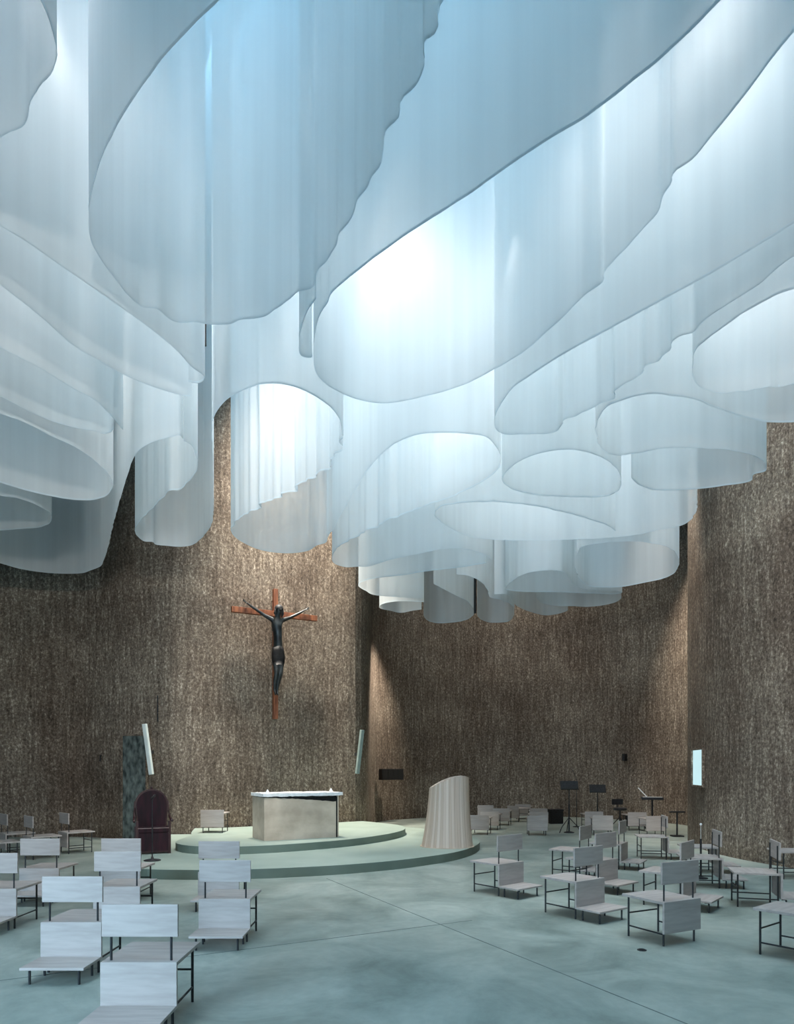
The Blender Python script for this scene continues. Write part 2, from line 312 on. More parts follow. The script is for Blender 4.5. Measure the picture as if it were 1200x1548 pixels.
def catmull(pts, n=8, closed=False):
    P = [Vector(p) for p in pts]; k = len(P); out = []
    segs = k if closed else k-1
    for i in range(segs):
        p1, p2 = P[i], P[(i+1) % k]
        p0 = P[(i-1) % k] if closed or i > 0 else p1*2-p2
        p3 = P[(i+2) % k] if closed or i+2 < k else p2*2-p1
        d0 = max((p1.xy-p0.xy).length, 1e-4)**.5; d1 = max((p2.xy-p1.xy).length, 1e-4)**.5; d2 = max((p3.xy-p2.xy).length, 1e-4)**.5
        t1 = d0; t2 = t1+d1; t3 = t2+d2
        m = max(2, int((p2.xy-p1.xy).length/n)+1)
        for j in range(m):
            t = t1+(t2-t1)*j/m
            A1 = p0*((t1-t)/t1)+p1*(t/t1); A2 = p1*((t2-t)/(t2-t1))+p2*((t-t1)/(t2-t1)); A3 = p2*((t3-t)/(t3-t2))+p3*((t-t2)/(t3-t2))
            B1 = A1*((t2-t)/t2)+A2*(t/t2); B2 = A2*((t3-t)/(t3-t1))+A3*((t-t1)/(t3-t1))
            out.append(B1*((t2-t)/(t2-t1))+B2*((t-t1)/(t2-t1)))
    if not closed: out.append(P[-1])
    return out

# ------------------------------------------------------------------ the room
ZC = 15.0
WALLS = [
 ('wall_left', [(-9.0,-3.4),(-12.2,-.5),(-14.2,4.5),(-14.3,10),(-12.9,14.6),(-10.6,17.2),(-8.6,17.7),(-7.6,17.45),(-6.9,17.15)]),
 ('wall_altar', [(-6.9,17.15),(-6.2,16.9),(-5.5,16.75),(-4.6,16.85),(-3.4,17.5),(-2.2,18.3),(-1.55,18.62),(-1.15,18.9),(-.9,19.4)]),
 ('wall_back', [(-.9,19.4),(-.82,20.6),(-.76,22.0),(-.35,23.1),(.93,24.3),(2.2,25.2),(3.6,25.6),(6.0,24.9),(7.9,23.3),(8.9,21.5),(8.9,19.6),(8.2,18.1)]),
 ('wall_right', [(8.2,18.1),(7.55,17.45),(7.17,16.85),(6.87,15.8),(6.66,14.5),(6.74,13.3),(7.1,12.1),(7.7,11.2),(9.0,9.9),(11.2,8.2),(12.4,5.5),(12.2,2),(10.6,-1.2),(8.6,-3.4)]),
 ('wall_front', [(8.6,-3.4),(6.5,-5.6),(3,-6.8),(-1,-7.0),(-5,-6.2),(-9.0,-3.4)]),
]
def wall_curve(pts, prv, nxt):
    ext = [prv]+pts+[nxt]
    P = [Vector((x, y, 0)) for x, y in ext]
    full = catmull(P, .3)
    # keep only the run between the 2nd and the last-but-one control point
    i0 = min(range(len(full)), key=lambda i: (full[i]-P[1]).length); i1 = min(range(len(full)), key=lambda i: (full[i]-P[-2]).length)
    return full[i0:i1+1]
for i, (nm, pts) in enumerate(WALLS):
    cv = wall_curve(pts, WALLS[i-1][1][-2], WALLS[(i+1) % len(WALLS)][1][1])
    bm = bmesh.new(); cols = []
    for k, p in enumerate(cv):
        t = (cv[min(k+1, len(cv)-1)]-cv[max(k-1, 0)]).normalized()
        n = Vector((-t.y, t.x, 0))*.28          # outward: the loop runs clockwise seen from above
        cols.append([bm.verts.new((p.x, p.y, 0)), bm.verts.new((p.x, p.y, ZC)), bm.verts.new((p.x+n.x, p.y+n.y, ZC)), bm.verts.new((p.x+n.x, p.y+n.y, 0))])
    for a, b in zip(cols, cols[1:]):
        for q in range(4): bm.faces.new((a[q], b[q], b[(q+1) % 4], a[(q+1) % 4]))
    bm.faces.new(cols[0]); bm.faces.new(cols[-1][::-1])
    bmesh.ops.recalc_face_normals(bm, faces=bm.faces[:])
    obj(nm, bm, M['wall'], kind='structure')
obj('floor', box(bmesh.new(), -15, 13.2, -7.6, 26.4, -.2, 0), M['floor'], kind='structure')
obj('ceiling', box(bmesh.new(), -15, 13.2, -7.6, 26.4, ZC, ZC+.2), M['ceiling'], kind='structure')

def strip(name, a, b, w=.012):
    a = Vector(a); b = Vector(b); d = (b-a).normalized(); n = Vector((-d.y, d.x))*w/2
    bm = prism(bmesh.new(), [tuple(a+n), tuple(a-n), tuple(b-n), tuple(b+n)], .0, .0015)
    obj(name, bm, M['joint'], kind='structure')
d1 = Vector((2.25, -4.44)).normalized(); p1 = Vector((-1.14, 11.05))
strip('trim_1', p1, p1+d1*16)
d2 = Vector((1.12, .60)).normalized(); p2 = Vector((-1.41, 6.80))
strip('trim_2', p2-d2*9, p2+d2*2.6)

# window in the right hand wall and door in the wall left of the altar
def on_wall(o, p, ang): o.location = p; o.rotation_euler = (0, 0, ang); return o
wa = Vector((6.775, 15.35)); wang = math.atan2(-1.0, -.21)   # local +x runs along the wall towards the camera
win = bpy.data.objects.new('window_1', None); COL.objects.link(win); win['kind'] = 'structure'
win.location = (6.80, 15.35, 0); win.rotation_euler = (0, 0, math.atan2(1.0, .19))
bm = bmesh.new()
for b in ((-.52, .52, -.02, .07, 1.36, 1.40), (-.52, .52, -.02, .07, 2.19, 2.23), (-.52, -.48, -.02, .07, 1.40, 2.19), (.48, .52, -.02, .07, 1.40, 2.19)): box(bm, *b)
obj('window_frame', bm, M['wall'], win)
obj('window_pane', box(bmesh.new(), -.48, .48, .0, .03, 1.40, 2.19), M['glow'], win)

door = bpy.data.objects.new('door_1', None); COL.objects.link(door); door['kind'] = 'structure'
door.location = (-6.45, 17.0, 0); door.rotation_euler = (0, 0, math.atan2(-.25, 1.0))
obj('door_leaf', box(bmesh.new(), -.36, .30, -.10, .02, 0, 2.58), M['door'], door)
bm = bmesh.new(); box(bm, -.40, -.36, -.13, .02, 0, 2.62); box(bm, -.36, .33, -.13, .02, 2.58, 2.62); box(bm, .30, .33, -.13, .02, 0, 2.58)
obj('door_frame', bm, M['wall'], door)

# ------------------------------------------------------------------ the hanging veils
HEM = 6.2; TOP = 14.96
def veil(label, amp, flare, closed, pts, idx):
    P = [Vector((p[0], p[1], p[2] if len(p) > 2 else amp)) for p in pts]     # z carries the pleat depth
    cv = catmull(P, .05, closed)
    n = len(cv); s = 0.0; ss = []
    for i in range(n):
        if i: s += (cv[i].xy-cv[i-1].xy).length
        ss.append(s)
    tot = s + ((cv[0].xy-cv[-1].xy).length if closed else 0)
    rnd = random.Random(idx*13+5)
    waves = []
    for wl, w in ((.95, .45), (.52, .55), (.31, .45), (.21, .25)):
        wl *= rnd.uniform(.85, 1.15)
        k = max(1, round(tot/wl)) if closed else tot/wl
        waves.append((k*2*math.pi/tot, rnd.uniform(0, 6.28), w))
    cx = sum(p.x for p in cv)/n; cy = sum(p.y for p in cv)/n
    zs = [HEM, HEM+.03, 7.4, 9.0, 11.5, TOP]
    bm = bmesh.new(); hm = bmesh.new(); rows = []; hrows = []
    for i, p in enumerate(cv):
        a = cv[(i-1) % n] if closed else cv[max(i-1, 0)]; b = cv[(i+1) % n] if closed else cv[min(i+1, n-1)]
        t = (b.xy-a.xy); t = t.normalized() if t.length > 1e-6 else Vector((1, 0))
        nrm = Vector((-t.y, t.x))
        env = .35+.65*(.5+.5*math.sin(ss[i]*.9+idx))
        off = sum(w*math.sin(k*ss[i]+ph) for k, ph, w in waves)*p.z*env
        col = []
        for z in zs:
            f = 1+flare*(z-HEM)/4
            q = Vector((cx+(p.x-cx)*f, cy+(p.y-cy)*f)) + nrm*off*(1+.12*math.sin(z*1.7+ss[i]*3))
            col.append(bm.verts.new((q.x, q.y, z)))
        rows.append(col)
        q = Vector((p.x, p.y))+nrm*(off+.004)
        hrows.append([hm.verts.new((q.x, q.y, HEM-.004)), hm.verts.new((q.x, q.y, HEM+.022))])
    m = n if closed else n-1
    for i in range(m):
        a, b = rows[i], rows[(i+1) % n]
        for k in range(len(zs)-1): bm.faces.new((a[k], b[k], b[k+1], a[k+1]))
        a, b = hrows[i], hrows[(i+1) % n]
        hm.faces.new((a[0], b[0], b[1], a[1]))
    o = obj('hanging_veil', bm, M['veil'], smooth=True)
    tag(o, label, 'curtain', 'white fabric veils hanging from the ceiling')
    obj('hem', hm, M['hem'], o, smooth=True)
for i, (label, amp, flare, closed, pts) in enumerate(VEILS): veil(label, amp, flare, closed, pts, i)

# ------------------------------------------------------------------ platforms, altar, lectern
def smooth_poly(pts, n=.25): return [(p.x, p.y) for p in catmull([Vector((x, y, 0)) for x, y in pts], n)]
def platform(name, label, front, back, z0, z1):
    t = thing(name, label, 'platform', (0, 0, 0))
    poly = smooth_poly(front)+back
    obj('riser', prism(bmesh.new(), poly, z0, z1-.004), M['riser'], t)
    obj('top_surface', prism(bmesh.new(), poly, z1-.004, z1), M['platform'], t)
low_front = [(-6.05,16.85),(-5.6,14.6),(-5.2,13.0),(-4.75,11.75),(-4.2,11.08),(-3.2,10.92),(-2.36,11.0),(-1.63,11.2),(-.89,11.5),(0,12.05),(.55,12.55),(1.05,13.1),(1.49,13.9),(1.80,14.9),(1.84,15.8),(1.6,16.8),(.9,18.0),(-.1,19.2),(-.72,19.9)]
platform('lower_platform', 'pale green curved lower step carrying throne and lectern', low_front,
         [(-.85,19.35),(-1.12,18.85),(-1.6,18.55),(-2.2,18.25),(-3.4,17.45),(-4.6,16.8),(-5.5,16.7)], 0, .16)
up_front = [(-4.95,16.72),(-4.7,15.6),(-4.5,14.9),(-4.5,14.3),(-4.38,13.5),(-3.97,13.0),(-3.48,12.84),(-2.96,12.86),(-2.23,13.17),(-1.19,13.95),(-.5,14.78),(0,15.75),(.2,16.6),(.1,17.5),(-.4,18.3),(-.95,18.95)]
platform('upper_platform', 'pale green curved upper step under the stone altar', up_front,
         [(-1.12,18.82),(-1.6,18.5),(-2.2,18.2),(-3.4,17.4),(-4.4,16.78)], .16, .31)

alt = thing('stone_altar', 'tan stone altar block with jagged white slab top on the upper step', 'altar', (-2.68, 13.79, .31), math.atan2(.482, .876))
bm = bmesh.new()
rnd = random.Random(3)
n = 26; top = []
fr = []; bk = []
for i in range(n+1):
    u = 1.575*i/n; z = .875-.115*(u/1.575)**1.3+rnd.uniform(-.006, .006)
    fr.append((bm.verts.new((u, 0, 0)), bm.verts.new((u, 0, z)))); bk.append((bm.verts.new((u, .8, 0)), bm.verts.new((u, .8, z))))
for i in range(n):
    bm.faces.new((fr[i][0], fr[i+1][0], fr[i+1][1], fr[i][1])); bm.faces.new((bk[i+1][0], bk[i][0], bk[i][1], bk[i+1][1]))
    bm.faces.new((fr[i][1], fr[i+1][1], bk[i+1][1], bk[i][1])); bm.faces.new((fr[i][0], bk[i][0], bk[i+1][0], fr[i+1][0]))
bm.faces.new((fr[0][0], fr[0][1], bk[0][1], bk[0][0])); bm.faces.new((fr[n][0], bk[n][0], bk[n][1], fr[n][1]))
bmesh.ops.recalc_face_normals(bm, faces=bm.faces[:])
obj('body', bm, M['travertine'], alt)
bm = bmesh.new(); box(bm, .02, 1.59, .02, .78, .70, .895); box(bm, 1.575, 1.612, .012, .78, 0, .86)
obj('gap_shade_core', bm, M['dark'], alt)  # black block fills the altar's gaps in place of their shade
obj('end_slab', box(bmesh.new(), 1.612, 1.637, 0, .8, 0, .90, .003), M['travertine'], alt)
bm = bmesh.new(); lo = []; hi = []
ring = [(-.03+1.74*i/40, -.03) for i in range(40)]+[(1.71, -.03+.87*i/16) for i in range(16)]+[(1.71-1.74*i/40, .84) for i in range(40)]+[(-.03, .84-.87*i/16) for i in range(16)]
for (x, y) in ring:
    j = rnd.uniform(-.014, .014); k = rnd.uniform(-.012, .012)
    lo.append(bm.verts.new((x+j, y+k, .895+rnd.uniform(-.008, .004)))); hi.append(bm.verts.new((x+j*.4, y+k*.4, .955+rnd.uniform(-.004, .008))))
for i in range(len(lo)): bm.faces.new((lo[i], lo[(i+1) % len(lo)], hi[(i+1) % len(lo)], hi[i]))
bm.faces.new(lo[::-1]); bm.faces.new(hi); bmesh.ops.recalc_face_normals(bm, faces=bm.faces[:])
obj('top_slab', bm, M['marble'], alt)
A = alt.matrix_basis if False else Matrix.Translation(alt.location) @ Matrix.Rotation(alt.rotation_euler[2], 4, 'Z')
for (u, v, lab) in ((.10, .10, 'small white cone standing at the left end of the altar top'), (1.58, .28, 'small white cone standing at the right end of the altar top')):
    p = A @ Vector((u, v, .958))
    t = thing('candle_stub', lab, 'candle', p, 0, 'white cones on the altar')
    obj('cone', lathe(bmesh.new(), [(.045, 0), (.042, .02), (.022, .05), (.012, .075), (.009, .08)], 16), M['marble'], t, True)
    obj('wick', tube(bmesh.new(), [(0, 0, .078), (0, .002, .092)], .002, 6), M['black'], t)

# lectern: a tapering hollow drum of pale staves with a slanted rim
lec = thing('lectern', 'tall tapering lectern of pale vertical wood staves with slanted rim', 'lectern', (1.045, 14.22, .16), 0)
bm = bmesh.new(); seg = 96; rows = []
for k in range(seg):
    a = 2*math.pi*k/seg
    dx = math.cos(a); dy = math.sin(a)
    col = []
    # rim: low on the left (-x), rising quickly, flat on the right
    s = (dx+1)/2
    rim = 1.21+.255*math.sin(min(1, s*1.15)*math.pi/2)
    rim -= .035*max(0, dx-.72)/.28
    for j in range(13):
        f = j/12; z = rim*f
        r = .535-.125*f-.02*math.sin(f*math.pi)+(.006 if k % 4 == 0 else 0)*-1
        x0 = .04*f
        col.append((x0+r*dx, r*dy*.95, z))
    rows.append(col)
outv = [[bm.verts.new(c) for c in col] for col in rows]
inv = [bm.verts.new((col[-1][0]*.9, col[-1][1]*.9, col[-1][2]-.004)) for col in rows]
inb = [bm.verts.new((col[-1][0]*.9, col[-1][1]*.9, col[-1][2]-.12)) for col in rows]
for k in range(seg):
    k2 = (k+1) % seg
    for j in range(12): bm.faces.new((outv[k][j], outv[k2][j], outv[k2][j+1], outv[k][j+1]))
    bm.faces.new((outv[k][12], outv[k2][12], inv[k2], inv[k])); bm.faces.new((inv[k], inv[k2], inb[k2], inb[k]))
bm.faces.new([c[0] for c in outv][::-1]); bm.faces.new(inb)
bmesh.ops.recalc_face_normals(bm, faces=bm.faces[:])
obj('drum', bm, M['lectern'], lec)
bm = bmesh.new(); lathe(bm, [(.565, 0), (.565, .012), (.50, .012)], 64)
bmesh.ops.scale(bm, vec=(1, .95, 1), verts=bm.verts[:])
obj('plinth', bm, M['travertine'], lec)

# ------------------------------------------------------------------ throne
th = thing('armchair_throne', 'dark crimson velvet throne with arched back beside the left end of the altar', 'armchair', (-4.80, 13.35, .16), R(204))
def arch_poly(w, h, n=18):
    p = [(-w*.86, 0), (w*.86, 0), (w, h-w)]
    p += [(w*math.cos(a), h-w+w*math.sin(a)) for a in [math.pi*i/n for i in range(1, n)]]
    return p+[(-w, h-w)]
def arch(w, h, y0, y1, z0, mat, name):
    bm = prism(bmesh.new(), arch_poly(w, h), y0, y1)
    bmesh.ops.transform(bm, matrix=Matrix(((1, 0, 0, 0), (0, 0, 1, 0), (0, 1, 0, z0), (0, 0, 0, 1))), verts=bm.verts[:])
    bmesh.ops.recalc_face_normals(bm, faces=bm.faces[:])
    return obj(name, bm, mat, th)
arch(.31, .80, -.02, .05, .42, M['darkwood'], 'back_frame')
arch(.275, .76, .05, .085, .43, M['velvet'], 'backrest')
bm = bmesh.new(); tube(bm, [(0, .03, 1.21), (0, .03, 1.25), (0, .03, 1.27)], [.02, .028, .008], 10); obj('finial', bm, M['darkwood'], th)
obj('seat', box(bmesh.new(), -.27, .27, .0, .50, .40, .49, .02), M['velvet'], th)
obj('front_panel', box(bmesh.new(), -.27, .27, .46, .49, .06, .40, .006), M['velvet'], th)
obj('seat_trim', box(bmesh.new(), -.28, .28, .492, .505, .485, .495), M['paletrim'], th)
bm = bmesh.new(); box(bm, -.28, .28, .44, .485, .03, .07); obj('base_rail', bm, M['darkwood'], th)
for s in (-1, 1):
    bm = bmesh.new()
    tube(bm, [(s*.30, .02, .98), (s*.31, .04, .80), (s*.325, .12, .68), (s*.335, .30, .64), (s*.34, .44, .62)], [.018, .02, .022, .024, .026], 10)
    obj('armrest', bm, M['darkwood'], th, True)
    obj('side_panel', box(bmesh.new(), min(s*.28, s*.30), max(s*.28, s*.30), .02, .46, .06, .47), M['velvet'], th)
    for yy in (.03, .46):
        bm = bmesh.new(); box(bm, s*.29-.025, s*.29+.025, yy-.025, yy+.025, 0, .62 if yy > .3 else .5, .004); obj('leg', bm, M['darkwood'], th)

# microphone stand in front of the throne
def round_stand(name, label, cat, loc, h, r):
    t = thing(name, label, cat, loc)
    obj('base', lathe(bmesh.new(), [(r, 0), (r, .012), (r*.8, .022), (.025, .034), (.02, .07)], 28), M['black'], t, True)
    obj('pole', tube(bmesh.new(), [(0, 0, .03), (0, 0, h*.55), (0, 0, h*.55), (0, 0, h)], [.011, .011, .008, .008]), M['black'], t)
    return t
t = round_stand('microphone_stand', 'black microphone stand with round base in front of the throne', 'microphone stand', (-4.30, 12.0, .16), 1.06, .145)
bm = bmesh.new(); tube(bm, [(0, 0, 1.05), (0, .03, 1.10), (0, .07, 1.12)], [.008, .010, .012]); obj('clip', bm, M['black'], t)
bm = bmesh.new(); tube(bm, [(0, -.06, 1.10), (0, .05, 1.125), (0, .10, 1.14), (0, .13, 1.147)], [.010, .012, .022, .014]); obj('microphone', bm, M['black'], t, True)

# ------------------------------------------------------------------ crucifix
U = Vector((.873, .487, 0)); cang = math.atan2(U.y, U.x)
cru = thing('crucifix', 'large orange brown wooden cross with blackened figure on the wall above the altar', 'crucifix', (-3.078, 17.33, 3.03), cang)
obj('upright', box(bmesh.new(), -.058, .058, -.02, .10, 0, 3.30, .006), M['crosswood'], cru)
obj('crossbeam', box(bmesh.new(), -1.125, 1.125, -.03, .085, 2.595, 2.735, .006), M['crosswood'], cru)
for zz in (.9, 2.3, 3.05): obj('wall_bracket', tube(bmesh.new(), [(0, .09, zz), (0, .30, zz)], .012), M['steel'], cru)
def skinned(name, verts, edges, radii, root, mat, parent, levels=2):
    me = bpy.data.meshes.new(name); me.from_pydata(verts, edges, []); o = bpy.data.objects.new(name, me); COL.objects.link(o)
    sk = o.modifiers.new('s', 'SKIN'); sk.use_smooth_shade = True
    for i, v in enumerate(me.skin_vertices[0].data):
        r = radii[i]; v.radius = r if isinstance(r, tuple) else (r, r); v.use_root = (i == root)
    ss = o.modifiers.new('d', 'SUBSURF'); ss.levels = levels; ss.render_levels = levels
    bpy.context.view_layer.update()
    ev = o.evaluated_get(bpy.context.evaluated_depsgraph_get())
    nm = bpy.data.meshes.new_from_object(ev); o.modifiers.clear(); o.data = nm
    nm.materials.clear(); nm.materials.append(mat)
    for p in nm.polygons: p.use_smooth = True
    o.parent = parent
    return o
# local frame: x along the beam, -y towards the room, z up from the foot of the cross
V = []; E = []; RR = []
def bv(p, r, frm=None):
    V.append(p); RR.append(r); i = len(V)-1
    if frm is not None: E.append((frm, i))
    return i
pel = bv((.02, -.13, 1.62), (.135, .10))
bel = bv((.012, -.14, 1.85), (.125, .095), pel)
wst = bv((.0, -.15, 2.05), (.115, .085), bel)
rib = bv((-.012, -.16, 2.25), (.135, .10), wst)
che = bv((-.02, -.15, 2.42), (.135, .095), rib)
nek = bv((-.012, -.17, 2.55), .055, che)
h0 = bv((.0, -.21, 2.63), (.075, .085), nek)
h1 = bv((.012, -.225, 2.72), (.088, .10), h0)
h2 = bv((.018, -.21, 2.80), (.06, .07), h1)
for s in (-1, 1):
    sh = bv((s*.165-.02, -.14, 2.50), .062, che)
    ue = bv((s*.33-.01, -.11, 2.575), .045, sh)
    el = bv((s*.49, -.09, 2.67), .038, ue)
    fa = bv((s*.63, -.08, 2.75), .034, el)
    wr = bv((s*.745, -.07, 2.825), .022, fa)
    pa = bv((s*.795, -.07, 2.855), (.032, .018), wr)
    for k, (dx, dz) in enumerate(((.075, .015), (.085, .04), (.08, .06), (.062, .078))):
        f1 = bv((s*(.795+dx*.55), -.075, 2.855+dz*.55), .009, pa); bv((s*(.795+dx), -.09, 2.855+dz), .007, f1)
    t1 = bv((s*.79, -.10, 2.83), .010, pa); bv((s*.82, -.12, 2.82), .008, t1)
    hp = bv((s*.07+.015, -.13, 1.52), (.098, .095), pel)
    kn = bv((s*.045, -.22, 1.12), (.062, .07), hp)
    cf = bv((s*.042-.02, -.16, .98), (.058, .066), kn)
    an = bv((s*.032-.035, -.10, .72), .034, cf)
    ft = bv((s*.028-.04, -.16, .64), (.034, .026), an)
    bv((s*.026-.042, -.20, .585), (.030, .018), ft)
body = skinned('figure', V, E, RR, pel, M['bronze'], cru)
# face, hair and loincloth of the figure
obj('nose', tube(bmesh.new(), [(.012, -.325, 2.735), (.012, -.345, 2.70), (.012, -.325, 2.685)], [.008, .016, .008], 8), M['bronze'], body, True)
for s in (-1, 1):
    bm = bmesh.new(); bmesh.ops.create_uvsphere(bm, u_segments=8, v_segments=6, radius=.013, matrix=Matrix.Translation((.012+s*.033, -.318, 2.728))); obj('eye', bm, M['bronze'], body, True)
    obj('ear', tube(bmesh.new(), [(.012+s*.092, -.22, 2.745), (.012+s*.105, -.21, 2.72), (.012+s*.092, -.225, 2.69)], [.006, .013, .006], 6), M['bronze'], body, True)
obj('mouth', tube(bmesh.new(), [(-.02, -.312, 2.655), (.012, -.325, 2.652), (.044, -.312, 2.655)], [.004, .009, .004], 6), M['bronze'], body, True)
bm = bmesh.new(); bmesh.ops.create_uvsphere(bm, u_segments=24, v_segments=14, radius=.112, matrix=Matrix.Translation((.017, -.19, 2.755)) @ Matrix.Diagonal((1.0, .98, 1.0, 1)))
for v in bm.verts: v.co += v.co.normalized()*0.004*math.sin(v.co.x*90)*math.cos(v.co.z*70)
for s in (-1, 1): tube(bm, [(.017+s*.085, -.20, 2.74), (.017+s*.10, -.19, 2.64), (.017+s*.075, -.185, 2.55)], [.03, .034, .012], 10)
obj('hair', bm, M['black'], body, True)
bm = bmesh.new(); rings = []
for (z, rx, ry, cx) in ((1.80, .140, .112, .014), (1.70, .150, .120, .018), (1.58, .172, .128, .022), (1.44, .160, .124, .02), (1.33, .140, .116, .012)):
    rings.append([bm.verts.new((cx+rx*math.cos(a)*(1+.03*math.sin(a*9)), -.145+ry*math.sin(a)*(1+.03*math.sin(a*7+z*8)), z+.02*math.sin(a*3))) for a in [2*math.pi*k/36 for k in range(36)]])
for r0, r1 in zip(rings, rings[1:]):
    for k in range(36): bm.faces.new((r0[k], r0[(k+1) % 36], r1[(k+1) % 36], r1[k]))
bmesh.ops.solidify(bm, geom=bm.faces[:], thickness=.008)
obj('loincloth', bm, M['black'], body, True)

# ------------------------------------------------------------------ wall fittings
def wall_bar(label, p, z0, z1, lean, mat, ang):
    t = thing('column_loudspeaker', label, 'loudspeaker', (p[0], p[1], 0), ang)
    Rm = Matrix.Translation((0, -.08, (z0+z1)/2)) @ Matrix.Rotation(lean, 4, 'Y') @ Matrix.Rotation(R(4), 4, 'X')
    h = (z1-z0)/2
    obj('housing', box(bmesh.new(), -.05, .05, -.045, .045, -h, h, .012, Rm), mat, t)
    bm = bmesh.new(); box(bm, -.025, .025, .045, .22, -.12, -.04, 0, Rm); obj('bracket', bm, M['steel'], t)
    bm = bmesh.new(); box(bm, -.04, .04, -.047, -.043, -h+.05, h-.05, 0, Rm); obj('grille', bm, mat, t)
wall_bar('slanting white column loudspeaker on the wall above the throne', (-6.04, 16.68), 1.62, 2.86, R(-6), M['white'], R(-10))
wall_bar('slanting white column loudspeaker, shade in its colour, at the wall edge right of the altar', (-1.06, 18.62), 1.62, 2.82, R(5.2), M['shadebar'], R(35))
tb = thing('horizontal_loudspeaker', 'black horizontal loudspeaker box on the back wall right of the altar', 'loudspeaker', (-.19, 22.45, 1.39), R(38))
obj('cabinet', box(bmesh.new(), -.44, .44, -.10, .10, 0, .36, .008), M['black'], tb)
for k in range(4): obj('grille', box(bmesh.new(), -.42+k*.212, -.42+k*.212+.196, -.108, -.10, .02, .34), M['dark'], tb)
obj('bracket', box(bmesh.new(), -.1, .1, .10, .22, .14, .22), M['steel'], tb)
bm = bmesh.new()
for k in range(3): tube(bm, [(0, 0, 2.92+k*.22), (0, 0, 2.92+k*.22+.20)], .018)
tube(bm, [(0, 0, 2.92), (0, 0, 3.56)], .008)
ob = obj('wall_cable', bm, M['black']); ob.location = (-5.86, 16.72, 0); tag(ob, 'thin black upright cable on the wall above the slanting white loudspeaker', 'cable')
ob = obj('wall_hook', tube(bmesh.new(), [(0, .12, 2.1), (0, 0, 2.1), (0, -.01, 1.95)], .025), M['black']); ob.location = (-7.55, 17.38, 0)
tag(ob, 'small black hook on the wall left of the grey green door', 'hook')
ob = obj('wall_sensor', box(bmesh.new(), -.05, .05, -.06, .2, 2.02, 2.26, .01), M['black']); ob.location = (7.75, 23.3, 0); ob.rotation_euler = (0, 0, R(-48))
tag(ob, 'small black fitting on the back wall above the music stands', 'fitting')

def pendant(label, x, y, z0, z1, r):
    t = thing('hanging_rod', label, 'rod', (x, y, 0))
    obj('rod', tube(bmesh.new(), [(0, 0, z0), (0, 0, z1)], r, 12), M['black'], t)
    obj('suspension_wire', tube(bmesh.new(), [(0, 0, z1), (0, 0, ZC)], .004, 6), M['black'], t)
pendant('short black rod hanging in the gap below the big front veil', -3.05, 10.85, 8.5, 9.4, .022)
pendant('thin black rod hanging between the lowest dark veils', 2.18, 19.05, 6.1, 7.5, .035)

# ------------------------------------------------------------------ chairs
W = .53
def make_chair(label, back=True, kneel=True, tall=False):
    t = thing('church_chair', label, 'chair', (0, 0, 0), 0, 'church chairs of pale wood on black steel legs')
    h = W/2
    obj('seat', box(bmesh.new(), -h, h, 0, .54, .424, .45, .003), M['wood'], t)
    obj('rear_panel', box(bmesh.new(), -h, h, -.024, .0, .13, .525 if tall else .45, .003), M['wood'], t)
    if back:
        obj('backrest', box(bmesh.new(), -h, h, .0, .022, .62, .845, .003), M['wood'], t)
        for s in (-1, 1): obj('backrest_post', tube(bmesh.new(), [(s*(h-.055), .03, .44), (s*(h-.055), .03, .80)], .0085), M['steel'], t)
    for s in (-1, 1):
        obj('leg', tube(bmesh.new(), [(s*(h-.045), .49, 0), (s*(h-.045), .49, .425)], .0105), M['steel'], t)
        obj('leg', tube(bmesh.new(), [(s*(h-.045), .025, 0), (s*(h-.045), .025, .425)], .0105), M['steel'], t)
        obj('stretcher', tube(bmesh.new(), [(s*(h-.045), .49, .115), (s*(h-.045), .025, .115)], .0085, 8), M['steel'], t)
    obj('stretcher', tube(bmesh.new(), [(-(h-.045), .49, .25), ((h-.045), .49, .25)], .0085, 8), M['steel'], t)
    if kneel:
        obj('kneeler', box(bmesh.new(), -h, h, -.36, -.024, .128, .15, .003), M['wood'], t)
        for s in (-1, 1):
            for y in (-.31, -.07):
                obj('kneeler_leg', tube(bmesh.new(), [(s*(h-.06), y+.05, .122), (s*(h-.06), y+.005, .122), (s*(h-.06), y, .11), (s*(h-.06), y, 0)], .0105), M['steel'], t)
    return t
protos = {}
def chair(kind, x, y, deg, label, z=0.0):
    if kind not in protos:
        t = make_chair(label, 'B' in kind, 'K' in kind, 'T' in kind); protos[kind] = t
        t.location = (x, y, z); t.rotation_euler = (0, 0, R(deg)); return t
    return dup(protos[kind], (x, y, z), R(deg), label)
